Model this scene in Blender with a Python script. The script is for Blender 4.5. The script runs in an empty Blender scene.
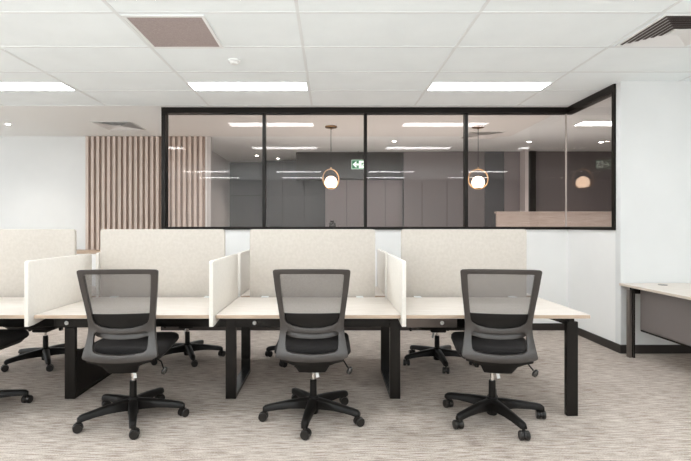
import bpy, bmesh, math, random
from mathutils import Vector, Matrix, geometry
random.seed(7)
PI = math.pi
scene = bpy.context.scene
COL = scene.collection
H = 1.34            # eye height
F = 472.0; CX = 330.0; CY = 226.0
CEIL = 2.865

# ------------------------------------------------------------------ materials
MATS = {}
def mat(name, color, rough=0.6, metal=0.0, emit=None, estr=0.0, spec=0.5):
    m = bpy.data.materials.new(name); m.use_nodes = True
    b = m.node_tree.nodes['Principled BSDF']
    b.inputs['Base Color'].default_value = (*color, 1)
    b.inputs['Roughness'].default_value = rough
    b.inputs['Metallic'].default_value = metal
    b.inputs['Specular IOR Level'].default_value = spec
    if emit:
        b.inputs['Emission Color'].default_value = (*emit, 1)
        b.inputs['Emission Strength'].default_value = estr
    MATS[name] = m
    return m
def N(m, t, **kw):
    n = m.node_tree.nodes.new(t)
    for k, v in kw.items(): setattr(n, k, v)
    return n
def L(m, a, b): m.node_tree.links.new(a, b)
def noisy(name, c1, c2, scale=(1, 1, 1), nscale=20, detail=4, rough=0.7, lo=0.35, hi=0.65, bump=0.0, spec=0.3, dist=0.0):
    m = mat(name, c1, rough, spec=spec)
    b = m.node_tree.nodes['Principled BSDF']
    tc = N(m, 'ShaderNodeTexCoord'); mp = N(m, 'ShaderNodeMapping'); mp.inputs['Scale'].default_value = scale
    nz = N(m, 'ShaderNodeTexNoise'); nz.inputs['Scale'].default_value = nscale; nz.inputs['Detail'].default_value = detail
    nz.inputs['Distortion'].default_value = dist
    cr = N(m, 'ShaderNodeValToRGB')
    cr.color_ramp.elements[0].position = lo; cr.color_ramp.elements[0].color = (*c1, 1)
    cr.color_ramp.elements[1].position = hi; cr.color_ramp.elements[1].color = (*c2, 1)
    L(m, tc.outputs['Object'], mp.inputs['Vector']); L(m, mp.outputs['Vector'], nz.inputs['Vector'])
    L(m, nz.outputs['Fac'], cr.inputs['Fac']); L(m, cr.outputs['Color'], b.inputs['Base Color'])
    if bump:
        bp = N(m, 'ShaderNodeBump'); bp.inputs['Strength'].default_value = bump; bp.inputs['Distance'].default_value = 0.002
        L(m, nz.outputs['Fac'], bp.inputs['Height']); L(m, bp.outputs['Normal'], b.inputs['Normal'])
    return m

WALL = noisy('wall_paint', (.695, .70, .695), (.725, .73, .725), nscale=1.5, rough=.75)
WALL_LIT = noisy('wall_paint_lit', (.83, .825, .81), (.855, .85, .835), nscale=1.5, rough=.75)  # same white paint, lightened in colour to stand in for missing light
CEILM = noisy('ceiling_tile', (.84, .88, .89), (.865, .905, .915), nscale=3, rough=.9)
GRIDM = mat('ceiling_bar', (.755, .775, .775), .6)
PLAST = mat('plaster', (.80, .80, .785), .85)
SKIRT = mat('skirting', (.030, .024, .021), .35)
FRAME = mat('black_frame', (.013, .010, .008), .32, spec=.22)
BLACKM = mat('black_metal', (.012, .010, .0085), .25, spec=.32)
PLASTIC = noisy('chair_plastic', (.046, .039, .035), (.053, .045, .041), nscale=150, rough=.34, spec=.6)
PLDARK = mat('black_plastic', (.010, .0085, .0075), .42, spec=.26)
CUSH = noisy('seat_fabric', (.014, .012, .012), (.028, .025, .024), nscale=350, rough=.9)
CHROME = mat('chrome', (.75, .73, .71), .18, 1.0)
TAG = mat('paper', (.85, .84, .82), .6)
TOP = noisy('desk_laminate', (.67, .61, .55), (.75, .695, .64), scale=(1.2, 14, 14), nscale=5, detail=6, rough=.42, dist=.4)
EDGE = noisy('desk_edge', (.45, .34, .255), (.55, .435, .34), scale=(1.5, 20, 30), nscale=6, rough=.5)
EDGE2 = noisy('pale_edge', (.60, .52, .44), (.68, .60, .52), scale=(20, 1.5, 30), nscale=6, rough=.5)
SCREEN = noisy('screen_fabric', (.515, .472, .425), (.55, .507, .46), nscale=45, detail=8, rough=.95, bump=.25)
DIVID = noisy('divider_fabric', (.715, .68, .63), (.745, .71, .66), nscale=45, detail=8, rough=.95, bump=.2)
BRASS = mat('brass', (.62, .42, .24), .28, 1.0)
BRASSD = mat('brass_dark', (.30, .19, .10), .4, 1.0)
OPAL = mat('opal_glass', (.95, .9, .82), .3, emit=(1, .80, .60), estr=4.0)
LED = mat('led_diffuser', (.95, .95, .95), .5, emit=(.925, .965, 1.0), estr=9.0)
LEDF = mat('led_frame', (.85, .86, .86), .4)
DOWN = mat('downlight_glow', (1, 1, 1), .4, emit=(1, .95, .88), estr=30.0)
VENT = noisy('vent_perforated', (.36, .30, .285), (.44, .375, .36), nscale=120, rough=.7)
VENTD = mat('vent_dark', (.16, .13, .12), .8)
VENTB = mat('vent_blade', (.74, .73, .72), .5)
VENTW = mat('vent_white', (.80, .81, .80), .5)
BATT = noisy('batten_timber', (.56, .47, .42), (.66, .57, .51), scale=(30, 30, 1.5), nscale=4, rough=.55)
BATTB = mat('batten_backing', (.34, .26, .215), .8)
DGREY = mat('dark_grey_wall', (.062, .062, .068), .6)
BULK = mat('bulkhead_paint', (.022, .017, .014), .7)
TAUPE = mat('taupe_joinery', (.22, .19, .195), .5)
TAUPED = mat('taupe_wall', (.175, .155, .155), .6)
PALE = mat('pale_wall', (.62, .575, .565), .6)
mat('cupboard_black', (.018, .018, .020), .4)
BOOTH = noisy('booth_timber', (.40, .335, .295), (.48, .41, .365), scale=(1, 14, 14), nscale=4, rough=.5)
GREEN = mat('exit_green', (.01, .10, .045), .5, emit=(.01, .14, .06), estr=.45)
GREEN2 = mat('exit_outline', (.45, .6, .5), .5, emit=(.75, 1, .85), estr=.6)
WHITEL = mat('exit_white', (.8, .9, .85), .5, emit=(.85, 1, .92), estr=.9)
MODEST = mat('modesty_grey', (.185, .16, .152), .42)
METGREY = mat('grey_post', (.17, .145, .13), .3, .5)
HOUSE = mat('white_plastic', (.78, .78, .77), .5)

# carpet
def carpet():
    m = mat('carpet', (.3, .26, .24), 1.0, spec=.1)
    b = m.node_tree.nodes['Principled BSDF']
    tc = N(m, 'ShaderNodeTexCoord')
    def nz(scale, s, d):
        mp = N(m, 'ShaderNodeMapping'); mp.inputs['Scale'].default_value = scale
        n = N(m, 'ShaderNodeTexNoise'); n.inputs['Scale'].default_value = s; n.inputs['Detail'].default_value = d
        L(m, tc.outputs['Object'], mp.inputs['Vector']); L(m, mp.outputs['Vector'], n.inputs['Vector']); return n
    a = nz((3.2, 30, 1), 2.6, 10); c = nz((34, 80, 1), 3, 4); e = nz((1, 1.6, 1), .8, 2)
    mx = N(m, 'ShaderNodeMix'); mx.data_type = 'FLOAT'; mx.inputs['Factor'].default_value = .42
    L(m, a.outputs['Fac'], mx.inputs['A']); L(m, c.outputs['Fac'], mx.inputs['B'])
    mx2 = N(m, 'ShaderNodeMix'); mx2.data_type = 'FLOAT'; mx2.inputs['Factor'].default_value = .12
    L(m, mx.outputs['Result'], mx2.inputs['A']); L(m, e.outputs['Fac'], mx2.inputs['B'])
    cr = N(m, 'ShaderNodeValToRGB')
    el = cr.color_ramp.elements
    el[0].position = .36; el[0].color = (.215, .165, .14, 1)
    el[1].position = .62; el[1].color = (.68, .62, .565, 1)
    k = el.new(.49); k.color = (.46, .395, .345, 1)
    L(m, mx2.outputs['Result'], cr.inputs['Fac']); L(m, cr.outputs['Color'], b.inputs['Base Color'])
    bp = N(m, 'ShaderNodeBump'); bp.inputs['Strength'].default_value = .4; bp.inputs['Distance'].default_value = .004
    L(m, c.outputs['Fac'], bp.inputs['Height']); L(m, bp.outputs['Normal'], b.inputs['Normal'])
    return m
CARPET = carpet()

def glass_mat(name, tint, refl=1.0):
    m = bpy.data.materials.new(name); m.use_nodes = True
    nt = m.node_tree; nt.nodes.clear()
    out = N(m, 'ShaderNodeOutputMaterial'); mix = N(m, 'ShaderNodeMixShader')
    tr = N(m, 'ShaderNodeBsdfTransparent'); tr.inputs['Color'].default_value = (*tint, 1)
    gl = N(m, 'ShaderNodeBsdfGlossy'); gl.inputs['Roughness'].default_value = 0.0; gl.inputs['Color'].default_value = (1, .97, .95, 1)
    geo = N(m, 'ShaderNodeNewGeometry')
    ior = N(m, 'ShaderNodeMix'); ior.data_type = 'FLOAT'; ior.inputs['A'].default_value = 1.55; ior.inputs['B'].default_value = 1 / 1.55
    L(m, geo.outputs['Backfacing'], ior.inputs['Factor'])
    fr = N(m, 'ShaderNodeFresnel'); L(m, ior.outputs['Result'], fr.inputs['IOR'])
    mu = N(m, 'ShaderNodeMath', operation='MULTIPLY'); mu.inputs[1].default_value = refl; mu.use_clamp = True
    L(m, fr.outputs['Fac'], mu.inputs[0]); L(m, mu.outputs[0], mix.inputs['Fac'])
    L(m, tr.outputs[0], mix.inputs[1]); L(m, gl.outputs[0], mix.inputs[2]); L(m, mix.outputs[0], out.inputs['Surface'])
    return m
GLASS = glass_mat('partition_glass', (.965, .935, .92), .52)
GLASSE = mat('glass_edge', (.55, .50, .47), .2)

def mesh_mat():
    m = bpy.data.materials.new('chair_mesh'); m.use_nodes = True
    nt = m.node_tree; nt.nodes.clear()
    out = N(m, 'ShaderNodeOutputMaterial'); mix = N(m, 'ShaderNodeMixShader')
    tr = N(m, 'ShaderNodeBsdfTransparent'); d = N(m, 'ShaderNodeBsdfDiffuse'); d.inputs['Color'].default_value = (.11, .10, .10, 1)
    tc = N(m, 'ShaderNodeTexCoord'); sx = N(m, 'ShaderNodeSeparateXYZ'); L(m, tc.outputs['Object'], sx.inputs[0])
    def wave(o, f):
        a = N(m, 'ShaderNodeMath', operation='MULTIPLY'); a.inputs[1].default_value = f; L(m, sx.outputs[o], a.inputs[0])
        s = N(m, 'ShaderNodeMath', operation='SINE'); L(m, a.outputs[0], s.inputs[0]); return s
    p = N(m, 'ShaderNodeMath', operation='MULTIPLY')
    L(m, wave('X', 2 * PI / .0085).outputs[0], p.inputs[0]); L(m, wave('Z', 2 * PI / .0085).outputs[0], p.inputs[1])
    mr = N(m, 'ShaderNodeMapRange'); mr.inputs['From Min'].default_value = -1; mr.inputs['From Max'].default_value = 1
    mr.inputs['To Min'].default_value = .46; mr.inputs['To Max'].default_value = .80
    L(m, p.outputs[0], mr.inputs['Value']); L(m, mr.outputs[0], mix.inputs['Fac'])
    L(m, tr.outputs[0], mix.inputs[1]); L(m, d.outputs[0], mix.inputs[2]); L(m, mix.outputs[0], out.inputs['Surface'])
    return m
MESHM = mesh_mat()

# ------------------------------------------------------------------ builders
class MB:
    def __init__(s): s.bm = bmesh.new()
    def _add(s, verts, faces, mi=0):
        vs = [s.bm.verts.new(v) for v in verts]; out = []
        for f in faces:
            try:
                fc = s.bm.faces.new([vs[i] for i in f]); fc.material_index = mi; out.append(fc)
            except ValueError: pass
        return vs, out
    def box(s, x0, x1, y0, y1, z0, z1, M=None, bev=0, mi=0, seg=2):
        b = bmesh.new()
        v = [b.verts.new((x, y, z)) for x in (x0, x1) for y in (y0, y1) for z in (z0, z1)]
        for f in ((0, 1, 3, 2), (4, 6, 7, 5), (0, 4, 5, 1), (2, 3, 7, 6), (0, 2, 6, 4), (1, 5, 7, 3)):
            b.faces.new([v[i] for i in f]).material_index = mi
        if bev: bmesh.ops.bevel(b, geom=b.edges[:], offset=bev, segments=seg, affect='EDGES', profile=.5)
        s.merge(b, M); return s
    def merge(s, b, M=None):
        if M is not None: b.transform(M)
        me = bpy.data.meshes.new('t'); b.to_mesh(me); b.free(); s.bm.from_mesh(me); bpy.data.meshes.remove(me)
    def lathe(s, prof, n=24, c=(0, 0, 0), M=None, mi=0, a0=0):
        b = bmesh.new(); rings = []
        for r, z in prof:
            rings.append([b.verts.new((c[0] + r * math.cos(a0 + 2 * PI * i / n), c[1] + r * math.sin(a0 + 2 * PI * i / n), c[2] + z)) for i in range(n)])
        for a, d in zip(rings, rings[1:]):
            for i in range(n):
                b.faces.new((a[i], a[(i + 1) % n], d[(i + 1) % n], d[i])).material_index = mi
        for rg, fl in ((rings[0], True), (rings[-1], False)):
            try: b.faces.new(rg[::-1] if fl else rg).material_index = mi
            except ValueError: pass
        bmesh.ops.recalc_face_normals(b, faces=b.faces[:])
        s.merge(b, M); return s
    def tube(s, pts, r, n=10, mi=0, closed=False, sx=1.0):
        pts = [Vector(p) for p in pts]; b = bmesh.new(); rings = []
        rr = r if isinstance(r, (list, tuple)) else [r] * len(pts)
        up = Vector((0, 0, 1))
        for i, p in enumerate(pts):
            if closed: t = pts[(i + 1) % len(pts)] - pts[i - 1]
            else: t = pts[min(i + 1, len(pts) - 1)] - pts[max(i - 1, 0)]
            t.normalize()
            u = up if abs(t.dot(up)) < .95 else Vector((0, 1, 0))
            a = t.cross(u).normalized(); c = a.cross(t).normalized()
            rings.append([b.verts.new(p + a * rr[i] * math.cos(2 * PI * k / n) * sx + c * rr[i] * math.sin(2 * PI * k / n)) for k in range(n)])
        prs = list(zip(rings, rings[1:])) + ([(rings[-1], rings[0])] if closed else [])
        for a, d in prs:
            for i in range(n): b.faces.new((a[i], a[(i + 1) % n], d[(i + 1) % n], d[i])).material_index = mi
        if not closed:
            b.faces.new(rings[0][::-1]); b.faces.new(rings[-1])
        bmesh.ops.recalc_face_normals(b, faces=b.faces[:])
        s.merge(b); return s
    def loft(s, secs, mi=0, M=None):
        """list of equal-length vertex loops, capped"""
        b = bmesh.new(); R = [[b.verts.new(v) for v in sec] for sec in secs]; n = len(R[0])
        for a, d in zip(R, R[1:]):
            for i in range(n): b.faces.new((a[i], a[(i + 1) % n], d[(i + 1) % n], d[i])).material_index = mi
        b.faces.new(R[0][::-1]); b.faces.new(R[-1])
        bmesh.ops.recalc_face_normals(b, faces=b.faces[:])
        s.merge(b, M); return s
    def prism(s, poly, axis, a, c, bev=0, mi=0, M=None):
        """poly 2D extruded along axis from a to c"""
        def P(u, v, w): return {'x': (w, u, v), 'y': (u, w, v), 'z': (u, v, w)}[axis]
        b = bmesh.new()
        A = [b.verts.new(P(u, v, a)) for u, v in poly]; C = [b.verts.new(P(u, v, c)) for u, v in poly]
        n = len(poly)
        b.faces.new(A); b.faces.new(C[::-1])
        for i in range(n): b.faces.new((A[i], C[i], C[(i + 1) % n], A[(i + 1) % n]))
        for f in b.faces: f.material_index = mi
        bmesh.ops.recalc_face_normals(b, faces=b.faces[:])
        if bev: bmesh.ops.bevel(b, geom=b.edges[:], offset=bev, segments=2, affect='EDGES', profile=.5)
        s.merge(b, M); return s
    def build(s, name, mats, parent=None, smooth=False, loc=None, angle=35):
        me = bpy.data.meshes.new(name); s.bm.normal_update(); s.bm.to_mesh(me); s.bm.free()
        for m in (mats if isinstance(mats, (list, tuple)) else [mats]): me.materials.append(m)
        if smooth:
            me.shade_smooth()
            try: me.set_sharp_from_angle(angle=math.radians(angle))
            except Exception: pass
        o = bpy.data.objects.new(name, me); COL.objects.link(o)
        if parent: o.parent = parent
        if loc: o.location = loc
        return o
def tag(o, label, cat, group=None, kind=None):
    if label: o['label'] = label
    if cat: o['category'] = cat
    if group: o['group'] = group
    if kind: o['kind'] = kind
    return o
def struct(o, label=None):
    o['kind'] = 'structure'
    if label: o['label'] = label
    return o
def thing(name, label, cat, loc=(0, 0, 0), rz=0, group=None):
    o = bpy.data.objects.new(name, None); COL.objects.link(o); o.empty_display_size = .1
    o.location = loc; o.rotation_euler = (0, 0, rz); return tag(o, label, cat, group)
def copy_tree(o, parent=None):
    c = o.copy(); COL.objects.link(c)
    if parent: c.parent = parent
    for ch in list(o.children): copy_tree(ch, c)
    return c
def rrect(x0, x1, z0, z1, r, n=5):
    pts = []
    for cx, cz, a in ((x1 - r, z1 - r, 0), (x0 + r, z1 - r, 90), (x0 + r, z0 + r, 180), (x1 - r, z0 + r, 270)):
        for k in range(n + 1):
            t = math.radians(a + 90 * k / n); pts.append((cx + r * math.cos(t), cz + r * math.sin(t)))
    return pts

# ------------------------------------------------------------------ the setting
XL, XR, YB, YF = -7.6, 7.4, -3.45, 11.3      # room extents
PX = 3.06      # side window plane
PY = 6.07      # window partition plane
WY = 4.97      # right wall facing the camera
SY = 8.02      # far left wall
PXL = -2.16    # left end of the partition
SILL = 1.295
struct(MB().box(XL - .1, XR + .1, YB - .1, YF + .1, -.1, 0).build('floor', CARPET), 'grey beige carpet floor with fine horizontal streaks')
ceil = struct(MB().box(XL - .1, XR + .1, YB - .1, YF + .1, CEIL, CEIL + .1).build('ceiling', CEILM), 'white suspended tile ceiling')
# ceiling grid
g = MB(); x0g = -.23; W = .012; zz = CEIL - .003
k = -5
while x0g + 1.3 * k < XR:
    x = x0g + 1.3 * k
    if x > XL: g.box(x - W, x + W, YB, WY if x > PX else 5.97, zz - .0008, CEIL)
    k += 1
y = 5.97
while y > YB:
    g.box(XL, PX if y > WY else XR, y - W, y + W, zz, CEIL - .0002); y -= .65
g.build('grid_bars', GRIDM, ceil)
MB().box(XL, PX, 5.985, SY, CEIL - .004, CEIL).build('plaster_border', PLAST, ceil)
# walls
struct(MB().box(XL - .1, XL, YB, SY + .1, 0, CEIL).build('wall_left', WALL), 'white wall')
struct(MB().box(XR, XR + .1, YB, YF, 0, CEIL).build('wall_right', WALL), 'white wall')
struct(MB().box(XL, XR, YB - .1, YB, 0, CEIL).build('wall_rear', WALL), 'white wall')
struct(MB().box(XL, -2.09, SY, SY + .1, 0, CEIL).build('wall_far', WALL), 'white wall beyond the desks at left')
MB_ = MB().box(PX, XR, WY, WY + .08, 0, CEIL); MB_.box(PX, PX + .10, WY + .08, WY + .09, 0, CEIL)
struct(MB_.build('wall_front', WALL), 'plain white wall behind the right hand desk')
lw = MB().box(PXL, PX, PY, PY + .10, 0, SILL); struct(lw.build('wall_sill', WALL_LIT), 'low white wall under the long glazed partition')
struct(MB().box(PX, PX + .10, WY + .09, PY + .10, 0, SILL).build('wall_side', WALL_LIT), 'low white side wall under the short glass pane')
# skirtings
sk = .09
struct(MB().box(PXL - .012, PX - .012, PY - .012, PY, 0, sk).build('baseboard_back', SKIRT))
struct(MB().box(PX - .012, PX, WY - .012, PY - .012, 0, sk).build('baseboard_side', SKIRT))
struct(MB().box(PX, XR, WY - .012, WY, 0, sk).build('baseboard_right', SKIRT))
struct(MB().box(XL, -4.2, SY - .012, SY, 0, sk).build('baseboard_far', SKIRT))

# glazed partition
FT = .075
win = bpy.data.objects.new('window_1', None); COL.objects.link(win); struct(win, 'long black framed glazed partition with four panes')
f = MB()
f.box(PXL, PX, PY - .02, PY + .10, CEIL - FT, CEIL)
f.box(PXL, PX, PY - .02, PY + .10, SILL, SILL + .035)
f.box(PXL - .002, PXL + .048, PY - .021, PY + .101, SILL - .001, CEIL - .001)
mull = [-.85, .457, 1.756]
for x in mull: f.box(x - .02, x + .02, PY + .0, PY + .08, SILL + .03, CEIL - FT)
f.build('frame', FRAME, win)
edges = [PXL + .048] + mull + [PX]
for i, (a, b) in enumerate(zip(edges, edges[1:])):
    l = a + (.02 if i else 0); r = b - (.02 if i < 3 else .006)
    MB().box(l, r, PY + .035, PY + .045, SILL + .035, CEIL - FT).build('pane', GLASS, win)
win2 = bpy.data.objects.new('window_2', None); COL.objects.link(win2); struct(win2, 'short glass side pane in a black frame')
f = MB()
f.box(PX - .02, PX + .09, WY + .09, PY + .08, CEIL - FT, CEIL - .001)
f.box(PX - .02, PX + .09, WY + .09, PY + .08, SILL, SILL + .035)
f.box(PX - .021, PX + .091, WY + .08, WY + .125, SILL, CEIL - .002)
f.build('frame', FRAME, win2)
MB().box(PX - .006, PX + .004, WY + .125, PY + .04, SILL + .035, CEIL - FT).build('pane', GLASS, win2)
MB().box(PX - .010, PX + .001, PY + .028, PY + .052, SILL + .035, CEIL - FT).build('corner_joint', GLASSE, win2)

# ---- room behind the glass
struct(MB().box(-2.09, -2.03, SY, SY + .1, 0, CEIL).box(-2.49, -2.39, SY + .1, 11.25, 0, CEIL).box(-2.49, -2.09, SY + .1, SY + .2, 0, CEIL).build('wall_corridor', mat('corridor_wall', (.50, .48, .475), .7)), 'pale corridor wall seen through the left glass pane')
dg = MB().box(-2.5, XR, 11.25, 11.35, 0, CEIL)
dgo = struct(dg.build('wall_end', DGREY), 'dark grey end wall behind the glass')
sm = MB()
sm.box(-2.39, -.70, 11.243, 11.25, 2.055, 2.068)
for x in (-.95, -.62, -.2): sm.box(x - .006, x + .006, 11.243, 11.25, 0, CEIL)
sm.build('panel_seams', FRAME, dgo)
# darker recess left of the joinery
BY = 9.73
rec = MB().box(-.70, 1.55, BY, BY + .35, 2.31, CEIL)
struct(rec.build('wall_bulkhead', BULK), 'dark brown bulkhead over the joinery behind the glass')
# stepped soffit on its left
# dark recessed cupboards left of the joinery
nk = thing('cupboard', 'tall black cupboards in the dark recess behind the second glass pane', 'cupboard', (0, 11.0, 0))
MB().box(-1.57, -.03, .02, .23, 0, 2.86).build('carcass', FRAME, nk)
for a, b in ((-1.57, -1.10), (-1.093, -.60), (-.593, -.03)):
    for z0, z1 in ((.02, 2.05), (2.06, 2.85)): MB().box(a, b, 0, .02, z0, z1, bev=.002).build('door', MATS['cupboard_black'], nk)
# joinery doors
def zpx(y, Y): return H - (y - CY) / F * Y
def xpx(x, Y): return (x - CX) / F * Y
jo = thing('storage_wall', 'mauve grey storage wall with tall flat doors under the dark bulkhead behind the glass', 'storage wall', (0, BY + .10, 0))
def jpart(name, x0, x1, z0, z1, m, d0=0, d1=.02): MB().box(x0, x1, d0, d1, z0, z1, bev=.002).build(name, m, jo)
MB().box(-.10, 1.54, .03, .25, 0, 2.309).build('carcass', FRAME, jo)
for a, b in ((-.10, .345), (.352, .76), (.767, 1.15), (1.157, 1.54)):
    jpart('door', a, b, .02, 2.30, TAUPE)
# taller taupe wall panels right of the bulkhead
wt = MB(); YT = BY - .08
segs = [(404, 418, TAUPE), (418.6, 446, TAUPED), (446.6, 484, TAUPED)]
wp = bpy.data.objects.new('wall_panelled', None); COL.objects.link(wp); struct(wp, 'full height grey wall panels behind the glass')
MB().box(xpx(404, YT), xpx(525, YT), YT + .03, YT + .3, 0, CEIL).build('backing', FRAME, wp)
for a, b, m in ((404, 484.6, TAUPED), (485, 504, MATS['dark_grey_wall']), (504.4, 525, TAUPE)):
    MB().box(xpx(a, YT), xpx(b, YT), YT, YT + .03, 0, CEIL).build('panel', m, wp)
MB().box(xpx(422, YT) - .004, xpx(422, YT) + .004, YT - .002, YT, 0, 2.25).box(xpx(447, YT) - .004, xpx(447, YT) + .004, YT - .002, YT, 0, 2.25).build('door_seams', FRAME, wp)
struct(MB().box(xpx(525, 9.4), xpx(528.5, 9.4), 9.4, 9.7, 0, CEIL).build('trim_1', PALE), 'pale vertical trim')
struct(MB().box(xpx(528.5, 9.6), xpx(536, 9.6), 9.6, 9.7, 0, CEIL).build('trim_2', BULK), 'dark vertical reveal')
struct(MB().box(xpx(536, 9.65), XR, 9.65, 9.75, 0, CEIL).build('wall_right_lounge', TAUPED), 'dark taupe wall behind the side pane')

# timber booth behind right panes
bo = thing('booth_seat', 'pale timber booth back low behind the right hand glass panes', 'booth', (0, 7.6, 0))
z_b = zpx(211.5, 7.6)
MB().box(xpx(497, 7.6), 5.6, 0, .06, .02, z_b - .03, bev=.004).build('back_panel', BOOTH, bo)
MB().box(xpx(497, 7.6) - .01, 5.62, -.01, .10, z_b - .03, z_b, bev=.004).build('cap_rail', BOOTH, bo)
MB().box(xpx(497, 7.6), 5.6, .06, .55, .02, .45, bev=.02).build('seat', TAUPE, bo)
# counter with small dark appliance
ct = thing('kitchen_counter', 'low counter behind the second glass pane, mostly hidden by the sill', 'counter', (0, 8.3, 0))
MB().box(-.55, .75, 0, .6, 0, .86).build('carcass', TAUPED, ct)
MB().box(-.57, .77, -.02, .62, .86, .90, bev=.004).build('worktop', PALE, ct)
ap = thing('coffee_machine', 'small dark appliance just showing above the sill under the left pendant', 'appliance', (.045, 8.55, .90))
MB().box(-.06, .06, -.1, .1, .0, .50, bev=.012).build('body', PLDARK, ap, True)
MB().box(-.045, .035, -.075, .075, .50, .54, bev=.01).build('hopper', FRAME, ap, True)

# batten wall
bw = thing('batten_screen', 'vertical timber battens on the far wall, running behind the left glass pane', 'batten wall', (0, SY, 0))
MB().box(-4.13, -2.12, -.012, -.001, .0, CEIL - .005).build('backing', BATTB, bw)
m = MB(); n = 22; pitch = (-2.12 + 4.13) / n
for i in range(n): m.box(-4.13 + pitch * i + .004, -4.13 + pitch * i + .050, -.055, -.012, 0, CEIL - .006)
m.build('battens', BATT, bw)
cz = thing('credenza', 'low timber topped cabinet against the batten wall, behind the cream desk screens', 'cabinet', (-3.7, 7.45, 0))
MB().box(-.9, .9, 0, .45, .06, .90, bev=.003).build('body', HOUSE, cz)
MB().box(-.92, .92, -.02, .47, .90, .945, bev=.003).build('top', EDGE, cz)
MB().box(-.86, .86, .03, .42, 0, .06).build('plinth', SKIRT, cz)
for s in (-.89, -.29, .31): MB().box(s, s + .58, -.018, 0, .08, .88, bev=.003).build('door', HOUSE, cz)

# ------------------------------------------------------------------ ceiling fittings
LW, LD = 1.276, .30
def light_tree():
    t = thing('ceiling_light', '', 'light', (0, 0, 0))
    fm = MB(); a, b, z0, z1 = LW / 2, LD / 2, -.008, -.0005
    fm.box(-a, a, -b, -b + .012, z0, z1).box(-a, a, b - .012, b, z0, z1).box(-a, -a + .012, -b + .012, b - .012, z0, z1).box(a - .012, a, -b + .012, b - .012, z0, z1)
    fm.build('frame', LEDF, t)
    MB().box(-a + .012, a - .012, -b + .012, b - .012, -.0065, -.001).build('diffuser', LED, t)
    return t
rows = [5.147, 3.02, -1.0, -2.6]
cols = [-6.08, -3.48, -.88, 1.72, 4.32]
proto = None
seen = {(0, 1): 'linear recessed ceiling light at the left edge, above the white far wall',
        (0, 2): 'linear recessed ceiling light below the square return grille, left of centre',
        (0, 3): 'linear recessed ceiling light above the third and fourth glass panes'}
for i, y in enumerate(rows):
    for j, x in enumerate(cols):
        if y > 4 and x > 3: continue
        t = light_tree() if proto is None else copy_tree(proto)
        proto = proto or t
        t.location = (x, y, CEIL)
        t['group'] = 'linear ceiling lights'
        t['label'] = seen.get((i, j), 'linear recessed ceiling light out of frame, seen as a streak reflected in the glass')
t = copy_tree(proto); t.location = (4.32, 7.0, CEIL); t['group'] = 'linear ceiling lights'
t['label'] = 'linear ceiling light seen through the short side glass pane'

def downlight(x, y, label, power=4):
    t = thing('downlight', label, 'downlight', (x, y, CEIL), 0, 'small round downlights')
    m = MB(); m.lathe([(.036, -.0005), (.036, -.006), (.05, -.009), (.055, -.0005)], 20); m.build('trim_ring', LEDF, t, True)
    MB().lathe([(.036, -.002), (.030, -.004), (.002, -.004)], 20).build('lens', DOWN, t)
    la = bpy.data.lights.new('downlight_lamp', 'SPOT'); la.energy = power * 6; la.spot_size = math.radians(110); la.spot_blend = .8; la.shadow_soft_size = .04
    la.color = (1, .94, .86)
    lo = bpy.data.objects.new('lamp', la); COL.objects.link(lo); lo.parent = t; lo.location = (0, 0, -.03)
for x, y, lab in ((-4.82, 7.06, 'round downlight in the plaster ceiling at the far left'),
                  (-1.58, 10.2, 'round downlight behind the first glass pane, near the dark grey wall'),
                  (-1.17, 10.66, 'round downlight behind the second glass pane, left of the pendant'),
                  (1.15, 8.47, 'round downlight behind the third glass pane'),
                  (3.60, 8.53, 'round downlight behind the fourth glass pane'),
                  (4.92, 8.57, 'round downlight behind the short side pane')):
    downlight(x, y, lab)

# return grille
rg = thing('return_grille', 'square mauve perforated return grille in a white frame on the ceiling', 'vent', (-1.21, 3.72, CEIL))
m = MB(); a, b = .29, .255
m.box(-.30, .30, -.315, -.285, -.008, -.0005).box(-.30, .30, .285, .315, -.008, -.0005).box(-.30, -.275, -.285, .285, -.008, -.0005).box(.275, .30, -.285, .285, -.008, -.0005)
m.build('frame', VENTW, rg)
MB().box(-.275, .275, -.285, .285, -.005, -.001).build('perforated_panel', VENT, rg)
# smoke detector
sd = thing('smoke_detector', 'small white round smoke detector on the ceiling right of the return grille', 'smoke detector', (-.88, 4.34, CEIL))
MB().lathe([(.055, 0), (.055, -.012), (.045, -.02)], 28).build('base', VENTW, sd, True)
MB().lathe([(.038, -.02), (.036, -.034), (.022, -.04), (.002, -.041)], 28).build('sensor', VENTW, sd, True)
# four way louvre diffusers
def diffuser(x, y, s, label, nb=6, rz=0):
    t = thing('air_diffuser', label, 'vent', (x, y, CEIL), rz, 'square ceiling air diffusers')
    def ring(mb, a0, z0, a1, z1, mi=0):
        P = [(-1, -1), (1, -1), (1, 1), (-1, 1)]
        vs = [(px * a0, py * a0, z0) for px, py in P] + [(px * a1, py * a1, z1) for px, py in P]
        mb._add(vs, [(i, (i + 1) % 4, 4 + (i + 1) % 4, 4 + i) for i in range(4)], mi)
    m = MB(); h = s / 2
    m.box(-h, h, -h, -h + .02, -.008, -.0005).box(-h, h, h - .02, h, -.008, -.0005).box(-h, -h + .02, -h + .02, h - .02, -.008, -.0005).box(h - .02, h, -h + .02, h - .02, -.008, -.0005)
    m.build('frame', VENTW, t)
    MB().box(-h + .02, h - .02, -h + .02, h - .02, -.003, -.001).build('throat', VENTD, t)
    m = MB(); st = (h - .02 - .05) / nb
    for k in range(nb):
        a = h - .028 - st * k
        ring(m, a, -.018, a - st * .84, -.0035); ring(m, a + .0015, -.018, a - st * .84 + .0015, -.0035)
    m.build('blades', VENTB, t)
    MB().box(-.05, .05, -.05, .05, -.014, -.006).build('centre_plate', VENTB, t)
diffuser(2.71, 3.69, .60, 'square louvred air diffuser in the ceiling at the top right edge')
diffuser(-3.20, 7.16, .60, 'square air diffuser in the plaster ceiling just before the batten wall')
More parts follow.
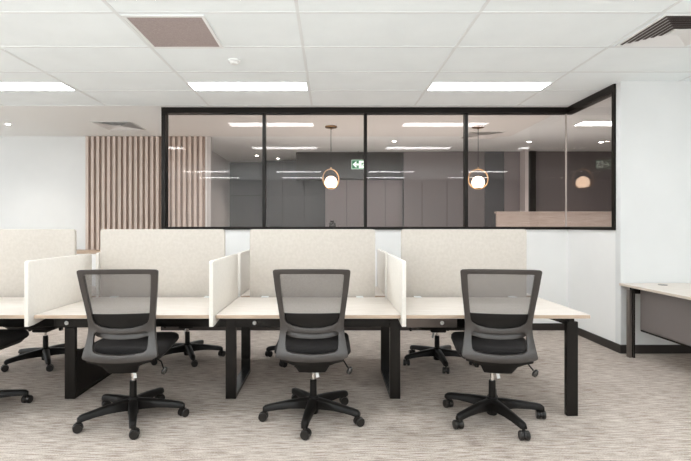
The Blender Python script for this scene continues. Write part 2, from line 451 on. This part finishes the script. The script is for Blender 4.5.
diffuser(2.55, 7.9, .60, 'square air diffuser on the ceiling behind the fourth glass pane')

# exit signs
def exit_sign(x, y, w, h, z, label, flip=1, rz=0, outline=False):
    t = thing('exit_sign', label, 'exit sign', (x, y, z), rz)
    MB().box(-w / 2, w / 2, 0, .03, -h / 2, h / 2, bev=.003).build('housing', GREEN, t)
    e = MB(); b = .007
    e.box(-w / 2, w / 2, -.003, 0, h / 2 - b, h / 2).box(-w / 2, w / 2, -.003, 0, -h / 2, -h / 2 + b).box(-w / 2, -w / 2 + b, -.003, 0, -h / 2, h / 2).box(w / 2 - b, w / 2, -.003, 0, -h / 2, h / 2)
    e.build('border', GREEN2, t)
    u = h * .30; cx = -w * .20
    arrow = [(-1, 0), (0, 1), (.42, 1), (-.22, .28), (1, .28), (1, -.28), (-.22, -.28), (.42, -1), (0, -1)]
    MB().prism([(cx + u * p, u * q) for p, q in arrow], 'y', -.004, 0).build('arrow', WHITEL, t)
    # doorway with running figure
    dx = w * .27; d = MB()
    d.box(dx - h * .36, dx + h * .36, -.003, 0, -h * .38, h * .38); d.build('doorway', WHITEL, t)
    r = MB()
    q = h
    r.lathe([(.055 * q, -.006), (.055 * q, -.003)], 12, M=Matrix.Translation((dx + .05 * q, 0, .26 * q)) @ Matrix.Rotation(PI / 2, 4, 'X') @ Matrix.Translation((0, 0, .008)))
    def limb(pts, th):
        for (ax, az), (bx, bz) in zip(pts, pts[1:]):
            v = Vector((bx - ax, bz - az)); nn = Vector((-v.y, v.x)).normalized() * th * q
            r.prism([(dx + ax * q + nn.x, az * q + nn.y), (dx + bx * q + nn.x, bz * q + nn.y), (dx + bx * q - nn.x, bz * q - nn.y), (dx + ax * q - nn.x, az * q - nn.y)], 'y', -.006, -.003)
    limb([(.02, .18), (-.02, -.04)], .06); limb([(-.02, -.04), (-.14, -.10), (-.12, -.30)], .04); limb([(0, -.04), (.12, -.16), (.24, -.14)], .04)
    limb([(.02, .16), (-.14, .08), (-.18, -.02)], .03); limb([(.02, .16), (.16, .06), (.24, .12)], .03)
    r.build('running_figure', GREEN, t)
    MB().tube([(0, .015, h / 2), (0, .015, CEIL - z - .002)], .006, 8).build('hanger', FRAME, t)
exit_sign(.577, 9.55, .28, .185, 2.585, 'green exit sign with white left arrow and running figure behind the glass')
exit_sign(5.3, .9, .34, .20, 2.62, 'green exit sign out of frame, faintly mirrored in the fourth glass pane', rz=PI)

# pendants
def pendant(x, y, rz, label):
    t = thing('pendant_lamp', label, 'pendant lamp', (x, y, CEIL), rz, 'brass hoop pendants')
    MB().lathe([(.002, -.001), (.09, -.001), (.09, -.022), (.082, -.028), (.012, -.030), (.012, -.05), (.003, -.05)], 28).build('canopy', BRASSD, t, True)
    MB().tube([(0, 0, -.04), (0, 0, -.66)], .0045, 8).build('cord', PLDARK, t)
    zc = 2.055 - CEIL; R = .152
    MB().tube([(R * math.sin(a), 0, zc + R * math.cos(a)) for a in [2 * PI * k / 48 for k in range(48)]], .0085, 10, closed=True).build('hoop', BRASS, t, True)
    MB().tube([(0, 0, zc + R - .005), (0, 0, zc + R + .03)], .010, 10).build('ferrule', BRASS, t, True)
    gz = 2.005 - CEIL; r = .094
    MB().lathe([(max(.001, r * math.sin(PI * k / 16)), r * math.cos(PI * k / 16)) for k in range(17)], 32, c=(0, 0, gz)).build('globe', OPAL, t, True, angle=60)
    MB().lathe([(.045, gz - r - .012), (.05, gz - r + .012), (.03, gz - r + .014)], 20).build('cup', BRASS, t, True)
pendant(.015, 7.2, math.radians(36), 'brass hoop pendant with opal globe behind the second glass pane, seen narrow')
pendant(2.26, 7.2, 0, 'brass hoop pendant with opal globe behind the fourth glass pane, seen full round')

# ------------------------------------------------------------------ desks
ZT = .72; TH = .026
YF0, YM0, YM1, YR1 = 3.29, 4.11, 4.21, 4.85
seams = [-3.45, -2.082, -.815, .51, 1.815]
def tabletop(parent, x0, x1, y0, y1, name='tabletop'):
    m = MB(); b = bmesh.new()
    m.box(x0, x1, y0, y1, ZT - TH, ZT, bev=.0015, seg=1)
    for f in m.bm.faces:
        c = f.calc_center_median()
        f.normal_update()
        f.material_index = 0 if abs(f.normal.z) > .7 else 1
    return m.build(name, [TOP, EDGE], parent)
def leg_loop(parent, x, y0, y1, low_panel=False):
    w = .080
    m = MB()
    m.box(x - w / 2, x + w / 2, y0, y0 + .035, 0, ZT - TH - .005, bev=.002)
    m.box(x - w / 2, x + w / 2, y1 - .035, y1, 0, ZT - TH - .005, bev=.002)
    m.box(x - w / 2, x + w / 2, y0 + .035, y1 - .035, 0, .03, bev=.002)
    m.box(x - w / 2, x + w / 2, y0 + .035, y1 - .035, ZT - TH - .045, ZT - TH - .005, bev=.002)
    o = m.build('leg_frame', BLACKM, parent)
    if low_panel:
        MB().box(x + w / 2 - .012, x + w / 2 - .002, y0 + .03, y1 - .03, .03, .36).build('side_panel', FRAME, o)
def beam(parent, x0, x1, y, front=True):
    s = MB()
    s.box(x0, x1, y, y + .05, .545, ZT - TH - .006, bev=.003)
    s.build('beam', BLACKM, parent)
legs = [-3.30, -2.016, -.769, .505]
flab = ['front row desk at the left edge of the photo, mostly out of frame', 'front row desk with the left swivel chair, pale top with timber edge',
        'front row desk with the middle swivel chair, between two cream dividers', 'front row desk at the right end with a black end leg']
rlab = ['rear row desk behind the leftmost cream screen', 'rear row desk behind the second cream screen from the left',
        'rear row desk behind the third cream screen from the left', 'rear row desk behind the rightmost cream screen']
for i in range(4):
    x0, x1 = seams[i] + .018, seams[i + 1] - (.018 if i < 3 else 0)
    d = thing('desk', flab[i], 'desk', (0, 0, 0), 0, 'front row of bench desks')
    tabletop(d, x0, x1, YF0, YM0)
    leg_loop(d, legs[i], 3.656, 4.335, i == 1)
    lx0 = legs[i] + .042
    lx1 = legs[i + 1] - .045 if i < 3 else 1.60
    beam(d, lx0, lx1, 3.72)
    # slim fascia with lock
    fx0 = legs[i] - .09 if i == 1 else legs[i] + .045
    fx1 = fx0 + .42
    if i > 0:
        fo = MB().prism([(fx0, ZT - TH - .006), (fx1, ZT - TH - .006), (fx1, .565), (fx0 + .04, .565)] if i == 3 else [(fx0, .565), (fx0, ZT - TH - .006), (fx1, ZT - TH - .006), (fx1, .565)], 'y', 3.60, 3.652, bev=.003).build('drawer_fascia', BLACKM if i != 3 else METGREY, d)
        bx = [0, -2.01, -.575, .855][i]
        MB().lathe([(.001, -.006), (.013, -.006), (.016, 0)], 18, M=Matrix.Translation((bx, 3.60, .600)) @ Matrix.Rotation(-PI / 2, 4, 'X')).build('lock', VENTW, fo, True)
    if i == 3:
        m = MB(); m.box(1.670, 1.748, 3.325, 3.365, 0, .665, bev=.002)
        m.build('end_leg', BLACKM, d)
        MB().box(1.69, 1.73, 3.34, 4.05, .66, ZT - TH - .001, bev=.002).build('end_rail', BLACKM, d)
        MB().prism([(1.52, ZT - TH - .002), (1.71, ZT - TH - .002), (1.71, .640), (1.68, .640)], 'y', 3.35, 3.39, bev=.002).build('gusset', BLACKM, d)
    # rear row
    d = thing('desk', rlab[i], 'desk', (0, 0, 0), 0, 'rear row of bench desks')
    tabletop(d, x0, x1, YM1, YR1)
    beam(d, lx0, lx1, 4.27)
    if i == 3:
        m = MB(); m.box(1.675, 1.743, 4.77, 4.81, 0, .665, bev=.002); m.build('end_leg', BLACKM, d)
        MB().box(1.69, 1.73, 4.25, 4.80, .66, ZT - TH - .001, bev=.002).build('end_rail', BLACKM, d)

# screens
sx = [(-3.34, -2.24), (-2.018, -.925), (-.705, .397), (.626, 1.727)]
slab = ['cream fabric privacy screen at the left edge, above the leftmost desk', 'cream fabric privacy screen behind the left swivel chair',
        'cream fabric privacy screen behind the middle swivel chair', 'cream fabric privacy screen behind the right swivel chair']
for (a, b), lb in zip(sx, slab):
    t = thing('desk_screen', lb, 'desk screen', ((a + b) / 2, 4.16, 0), 0, 'tall cream desk screens')
    w = (b - a) / 2
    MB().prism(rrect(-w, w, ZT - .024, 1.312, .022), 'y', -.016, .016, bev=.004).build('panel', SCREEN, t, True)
    for s in (-.75, .75): MB().box(w * s - .03, w * s + .03, -.075, .075, ZT, ZT + .006, bev=.002).box(w * s - .02, w * s + .02, -.045, .045, ZT - .06, ZT, bev=.002).build('clamp', GRIDM, t)
# dividers
def divider(x, y0, y1, label):
    t = thing('desk_divider', label, 'desk divider', (x, 0, 0), 0, 'low cream desk dividers')
    r = .02; top = 1.10
    if y0 < 4: poly = [(y0, .648), (y0 + .06, .648), (y0 + .40, .694), (y1, .694)]
    else: poly = [(y0, .694), (y1 - .30, .694), (y1 - .06, .648), (y1, .648)]
    arc = [(y1 - r + r * math.cos(math.radians(k * 18)), top - r + r * math.sin(math.radians(k * 18))) for k in range(6)]
    arc2 = [(y0 + r - r * math.sin(math.radians(k * 18)), top - r + r * math.cos(math.radians(k * 18))) for k in range(6)]
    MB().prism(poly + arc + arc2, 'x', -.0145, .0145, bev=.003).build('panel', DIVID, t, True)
for x, a, b in ((-2.082, 'cream fabric divider left of the left swivel chair', 'rear row cream divider behind the leftmost front divider'),
                (-.815, 'cream fabric divider between the left and middle desks', 'rear row cream divider seen in the gap right of the second screen'),
                (.508, 'cream fabric divider between the middle and right desks', 'rear row cream divider seen in the gap left of the rightmost screen')):
    divider(x, 3.235, 4.10, a); divider(x, 4.22, 4.93, b)

# right hand desk
rd = thing('executive_desk', 'pale topped desk against the white wall at the right edge, seen end on', 'desk', (3.04, 0, 0))
m = MB(); m.box(0, 1.2 + .4, 3.05, WY - .005, .715, .74, bev=.0015, seg=1)
for f in m.bm.faces:
    f.normal_update(); f.material_index = 0 if abs(f.normal.z) > .7 else 1
m.build('tabletop', [TOP, EDGE2], rd)
MB().box(.082, .10, 3.3, 4.75, .285, .70, bev=.003).build('modesty_panel', MODEST, rd)
MB().box(.075, .082, 3.32, 4.73, .285, .30).build('modesty_lip', FRAME, rd)
for yy in (4.80, 3.15):
    m = MB(); m.box(.005, .032, yy, yy + .05, 0, .69, bev=.002); m.box(.036, .058, yy - .01, yy + .03, 0, .70, bev=.002, mi=1)
    m.build('leg', [METGREY, BLACKM], rd)
m = MB(); m.box(.03, .13, 4.76, 4.84, .655, .713, bev=.004); m.build('bracket', BLACKM, rd)
for yy in (4.80, 3.15): MB().box(1.50, 1.56, yy, yy + .05, 0, .713, bev=.002).build('leg', METGREY, rd)
MB().box(.03, 1.53, 4.815, 4.835, .66, .713).build('cross_rail', BLACKM, rd)
MB().lathe([(.042, .7395), (.042, .7435), (.03, .7445), (.001, .7445)], 24, c=(.345, 4.80, 0)).build('grommet', METGREY, rd, True)

# ------------------------------------------------------------------ swivel chair
def interp(t, pts):
    for (a, va), (b, vb) in zip(pts, pts[1:]):
        if t <= b:
            u = (t - a) / (b - a); u = max(0, min(1, u)); return va + (vb - va) * u
    return pts[-1][1]
def smooth_interp(t, pts):
    # Catmull style through monotone key points
    n = len(pts)
    if t <= pts[0][0]: return pts[0][1]
    if t >= pts[-1][0]: return pts[-1][1]
    for i in range(n - 1):
        if pts[i][0] <= t <= pts[i + 1][0]:
            p0 = pts[max(i - 1, 0)]; p1 = pts[i]; p2 = pts[i + 1]; p3 = pts[min(i + 2, n - 1)]
            u = (t - p1[0]) / (p2[0] - p1[0]); d = p2[0] - p1[0]
            m1 = (p2[1] - p0[1]) / max(1e-6, p2[0] - p0[0]) * d; m2 = (p3[1] - p1[1]) / max(1e-6, p3[0] - p1[0]) * d
            return (2*u**3-3*u*u+1)*p1[1] + (u**3-2*u*u+u)*m1 + (-2*u**3+3*u*u)*p2[1] + (u**3-u*u)*m2
YPROF = [(.37, -.20), (.44, -.262), (.475, -.282), (.51, -.280), (.58, -.256), (.66, -.238), (.74, -.246), (.85, -.272), (1.0, -.312), (1.08, -.335)]
def back_y(x, z): return smooth_interp(z, YPROF) + .55 * x * x
def inside(p, poly):
    x, y = p; c = False; n = len(poly)
    for i in range(n):
        x1, y1 = poly[i]; x2, y2 = poly[i - 1]
        if (y1 > y) != (y2 > y) and x < (x2 - x1) * (y - y1) / (y2 - y1) + x1: c = not c
    return c
def densify(poly, d=.018):
    out = []
    for i, a in enumerate(poly):
        b = poly[(i + 1) % len(poly)]; l = math.hypot(b[0] - a[0], b[1] - a[1]); k = max(1, int(l / d))
        for j in range(k): out.append((a[0] + (b[0] - a[0]) * j / k, a[1] + (b[1] - a[1]) * j / k))
    return out
def shell(outer, holes, th, yf=back_y, off=0, step=.03, roundrim=True):
    """curved plate with holes: front/back sheets plus rim"""
    outer = densify(outer); holes = [densify(h) for h in holes]
    loops = [outer] + holes; pts = []; ed = []
    for lp in loops:
        b0 = len(pts); pts += lp; ed += [(b0 + i, b0 + (i + 1) % len(lp)) for i in range(len(lp))]
    nb = len(pts)
    xs = [p[0] for p in outer]; zs = [p[1] for p in outer]
    x = min(xs) + step / 2
    while x < max(xs):
        z = min(zs) + step / 2
        while z < max(zs):
            if inside((x, z), outer) and not any(inside((x, z), h) for h in holes):
                if min(math.hypot(x - q[0], z - q[1]) for q in pts[:nb]) > .009: pts.append((x, z))
            z += step
        x += step
    r = geometry.delaunay_2d_cdt([Vector(p) for p in pts], ed, [], 0, 1e-6)
    V = r[0]; tris = []
    for f in r[2]:
        c = (sum(V[i][0] for i in f) / 3, sum(V[i][1] for i in f) / 3)
        if inside(c, outer) and not any(inside(c, h) for h in holes): tris.append(f)
    b = bmesh.new()
    ins = .0035 if roundrim else 0
    A = [b.verts.new((v[0], yf(v[0], v[1]) + off - th / 2, v[1])) for v in V]
    B = [b.verts.new((v[0], yf(v[0], v[1]) + off + th / 2, v[1])) for v in V]
    cnt = {}
    for f in tris:
        b.faces.new([A[i] for i in f]); b.faces.new([B[i] for i in reversed(f)])
        for i in range(3):
            e = (f[i], f[(i + 1) % 3]); cnt[e] = 1
    for (i, j) in cnt:
        if (j, i) not in cnt: b.faces.new((A[j], A[i], B[i], B[j]))
    bmesh.ops.recalc_face_normals(b, faces=b.faces[:])
    b.normal_update()
    es = [e for e in b.edges if len(e.link_faces) == 2 and e.calc_face_angle(0) > 1.0]
    bmesh.ops.bevel(b, geom=es, offset=.0035, segments=2, affect='EDGES', profile=.5, clamp_overlap=True)
    m = MB(); m.merge(b); return m

def sym(half):      # right side from top centre to bottom centre, mirrored
    return half + [(-x, z) for x, z in reversed(half) if abs(x) > 1e-6]
outer = sym([(0, 1.068), (.10, 1.0675), (.19, 1.065), (.236, 1.062), (.2465, 1.055), (.2475, 1.045), (.236, .93), (.225, .85), (.215, .77), (.209, .705), (.210, .66), (.214, .62), (.223, .565), (.232, .515), (.234, .500),
             (.228, .490), (.20, .481), (.12, .470), (0, .465)])
hole1 = sym([(0, 1.038), (.10, 1.037), (.198, 1.035), (.206, 1.028), (.200, .95), (.190, .85), (.180, .765), (.176, .735), (.165, .712), (.13, .692), (.07, .679), (0, .675)])
hole2 = sym([(0, .645), (.08, .648), (.145, .655), (.163, .652), (.171, .640), (.172, .62), (.172, .57), (.168, .542), (.150, .528), (.09, .518), (0, .513)])
def make_chair():
    t = thing('swivel_chair', 'x', 'chair', (0, 0, 0))
    shell(outer, [hole1, hole2], .026).build('back_frame', PLASTIC, t, True, angle=40)
    # mesh panel
    me = sym([(0, 1.046), (.10, 1.045), (.205, 1.043), (.213, 1.03), (.206, .95), (.196, .85), (.186, .765), (.185, .755), (0, .755)])
    b = bmesh.new()
    nx, nz = 16, 16; G = []
    for k in range(nz + 1):
        z = .757 + (1.043 - .757) * k / nz
        hw = interp(z, [(.755, .187), (.85, .197), (.95, .207), (1.043, .214)])
        G.append([b.verts.new((-hw + 2 * hw * i / nx, back_y(-hw + 2 * hw * i / nx, z) + .004, z)) for i in range(nx + 1)])
    for k in range(nz):
        for i in range(nx): b.faces.new((G[k][i], G[k][i + 1], G[k + 1][i + 1], G[k + 1][i]))
    m = MB(); m.merge(b); m.build('mesh_panel', MESHM, t, True)
    # dark lower band of the mesh insert, slightly forward
    shell(sym([(0, .772), (.10, .772), (.186, .772), (.184, .735), (.172, .705), (.12, .680), (0, .664)]), [], .010, off=.006).build('lower_band', PLDARK, t, True)
    # lumbar bar, curved lower edge, set forward
    shell(sym([(0, .640), (.10, .645), (.19, .652), (.19, .632), (.165, .618), (.10, .604), (0, .599)]), [], .014, off=.040).build('lumbar_bar', PLASTIC, t, True)
    # seat
    def sec(z, gx, gy0, gy1, r=.07, n=6):
        return [(x, y, z) for x, y in rrect(-gx, gx, gy0, gy1, r, n)]
    MB().loft([sec(.478, .230, -.185, .285), sec(.480, .248, -.195, .300), sec(.495, .257, -.200, .308), sec(.520, .255, -.198, .304), sec(.534, .245, -.19, .292), sec(.540, .21, -.165, .25, .06)]).build('seat_cushion', CUSH, t, True, angle=60)
    MB().loft([sec(.435, .16, -.17, .20), sec(.450, .222, -.19, .265), sec(.478, .243, -.195, .292)]).build('seat_pan', PLDARK, t, True)
    # back support, dark wedge under the back frame
    poly = sym([(0, .478), (.13, .480), (.212, .490), (.208, .464), (.155, .452), (.115, .436), (.098, .400), (.088, .379), (0, .376)])
    shell(poly, [], .030, off=.012).build('back_support', PLDARK, t, True)
    MB().box(-.075, .075, -.15, .10, .385, .445, bev=.012).build('tilt_mechanism', PLDARK, t, True)
    # levers
    lv = MB().tube([(.07, .02, .43), (.17, -.04, .425), (.215, -.09, .415), (.238, -.13, .385)], .005, 8).build('lever', PLDARK, t, True)
    MB().lathe([(.001, .030), (.010, .027), (.017, .010), (.018, -.006), (.012, -.02), (.001, -.024)], 14, M=Matrix.Translation((.247, -.142, .366)) @ Matrix.Rotation(.5, 4, 'Y')).build('knob', MATS['knob'], lv, True)
    lv = MB().tube([(-.05, .02, .425), (-.11, -.02, .42), (-.115, -.06, .40)], .006, 8).build('lever', PLDARK, t, True)
    MB().box(-.128, -.100, -.085, -.045, .372, .405, bev=.006).build('paddle', PLDARK, lv, True)
    # column
    MB().lathe([(.013, .20), (.013, .36), (.013, .40)], 18).build('gas_lift', CHROME, t, True)
    MB().lathe([(.024, .09), (.0245, .15), (.023, .262), (.020, .266), (.014, .266)], 20).build('column_sleeve', PLDARK, t, True)
    MB().lathe([(.030, .030), (.035, .036), (.037, .06), (.050, .085), (.052, .115), (.044, .135), (.030, .150), (.025, .150)], 24).build('hub', PLDARK, t, True)
    # tag
    tg = MB(); tg._add([(.010, -.05, .395), (.024, -.052, .397), (.044, -.06, .300), (.022, -.06, .295)], [(0, 1, 2, 3)])
    tg.build('paper_tag', TAG, t)
    # five star
    base = []
    for k in range(5):
        a = 2 * PI * k / 5
        secs = []
        for r, zt, zb, w in ((.030, .142, .070, .033), (.09, .138, .076, .030), (.17, .130, .080, .027), (.25, .118, .077, .024), (.305, .110, .070, .022), (.335, .104, .066, .021), (.352, .090, .068, .013)):
            secs.append([(r, -w, zb), (r, w, zb), (r, w * .98, zt - .010), (r, w * .55, zt), (r, -w * .55, zt), (r, -w * .98, zt - .010)])
        lg = MB().loft(secs).build('base_leg', PLDARK, t, True, angle=50)
        lg.rotation_euler = (0, 0, a)
        ca = MB()
        Mw = Matrix.Translation((.335, 0, 0)) @ Matrix.Rotation(.9 + 1.7 * k, 4, 'Z')
        for s in (-1, 1):
            ca.lathe([(.008, -.012), (.026, -.012), (.0295, -.008), (.0295, .008), (.026, .012), (.008, .012)], 22, M=Mw @ Matrix.Translation((.012, s * .0185, .0295)) @ Matrix.Rotation(PI / 2, 4, 'X'))
        hood = [(.012 + .0325 * math.cos(th), .0295 + .0325 * math.sin(th)) for th in [math.radians(v) for v in range(-10, 191, 20)]] + [(.012 - .012, .022), (.012 + .012, .022)]
        ca.prism(hood, 'y', -.006, .006, M=Mw)
        ca.lathe([(.009, .045), (.009, .078)], 12, M=Mw)
        ca.build('caster', MATS['caster'], lg, True)
        base.append(lg)
    return t
mat('knob', (.06, .055, .052), .15, .5)
mat('caster', (.022, .019, .017), .3, spec=.4)

def rot_base(chair, ang):
    for ch in chair.children:
        if ch.name.startswith('base_leg'): ch.rotation_euler.z += ang
FR = 'black mesh swivel chairs at the front desks'
RR = 'black swivel chairs at the rear desks'
proto = make_chair()
spots = [  # x, y, seat yaw, base first-leg world angle, label, group
    (-.117, 3.31, 0, -26, 'black mesh back swivel chair in the middle, turned squarely to its desk', FR),
    (-1.372, 3.29, 5, 4, 'black mesh back swivel chair on the left, in front of the second cream screen', FR),
    (1.13, 3.29, -9, 69, 'black mesh back swivel chair on the right, nearest the black end leg', FR),
    (-2.585, 3.395, 0, 30, 'black swivel chair cut by the left edge, only its seat and one caster arm showing', FR),
    (-2.79, 4.63, 180, 17, 'rear row swivel chair with its base showing left of the leftmost black desk leg', RR),
    (-1.45, 4.80, 188, 8, 'rear row swivel chair under the desk beside the left front chair', RR),
    (-.30, 4.80, 178, 30, 'rear row swivel chair mostly hidden behind the middle front chair', RR),
    (1.05, 4.63, 176, 55, 'rear row swivel chair under the right desk, behind the right front chair', RR)]
for i, (x, y, yaw, ba, lab, grp) in enumerate(spots):
    c = proto if i == 0 else copy_tree(proto)
    c.location = (x, y, 0); c.rotation_euler = (0, 0, math.radians(yaw)); c['label'] = lab; c['group'] = grp
    if i >= 4:      # rear seats are set lower
        for ch in c.children:
            if ch.name.split('.')[0] not in ('base_leg', 'hub', 'column_sleeve', 'gas_lift'): ch.location.z -= .07
    # base legs: absolute orientation
    k = 0
    for ch in c.children:
        if ch.name.startswith('base_leg'):
            ch.rotation_euler.z = math.radians(ba - yaw + 72 * k); k += 1

# ------------------------------------------------------------------ light, world, camera
def area(x, y, z, sx_, sy_, e, rot, color=(1, 1, 1)):  # soft area lamps with no visible fitting
    la = bpy.data.lights.new('unseen_fill', 'AREA'); la.shape = 'RECTANGLE'; la.size = sx_; la.size_y = sy_; la.energy = e; la.color = color
    o = bpy.data.objects.new('unseen_fill', la); COL.objects.link(o); o.location = (x, y, z); o.rotation_euler = rot
area(-1, -1.6, .75, 10, 3.0, 230, (PI, 0, 0), (.91, .965, 1))  # added upward fill behind the camera, brightens the ceiling
area(1.6, 7.3, .85, 6.5, 1.2, 27, (PI, 0, 0), (1, .96, .93))  # added upward fill hidden below the sill, lifts the ceiling behind the glass
area(0, YB + .03, 1.45, 13.5, 2.2, 8, (PI / 2, 0, 0), (.93, .97, 1))  # soft daylight as from windows behind the camera
area(XL + .03, 2.3, 1.45, 10, 2.2, 60, (PI / 2, 0, -PI / 2), (.93, .97, 1))  # added fill along the left wall, out of view
area(XR - .03, .8, 1.45, 7.5, 2.2, 8, (PI / 2, 0, PI / 2), (.93, .97, 1))  # weaker added fill along the right wall, out of view

w = bpy.data.worlds.new('world'); scene.world = w; w.use_nodes = True
w.node_tree.nodes['Background'].inputs['Color'].default_value = (1, .98, .96, 1)
w.node_tree.nodes['Background'].inputs['Strength'].default_value = .5
cam = bpy.data.cameras.new('camera'); co = bpy.data.objects.new('camera', cam); COL.objects.link(co)
co.location = (0, 0, H); co.rotation_euler = (PI / 2, 0, 0)
cam.sensor_width = 36; cam.lens = 36 * F / 691
cam.shift_x = (345.5 - CX) / 691; cam.shift_y = (CY - 230.5) / 691
cam.clip_start = .05
scene.camera = co
scene.view_settings.view_transform = 'Standard'
scene.view_settings.look = 'None'
scene.view_settings.exposure = 0.86
scene.view_settings.gamma = 0.92
scene.cycles.max_bounces = 12; scene.cycles.diffuse_bounces = 6; scene.cycles.glossy_bounces = 4; scene.cycles.transparent_max_bounces = 16
scene.cycles.use_denoising = True
scene.cycles.sample_clamp_indirect = 6
scene.cycles.caustics_reflective = False; scene.cycles.caustics_refractive = False
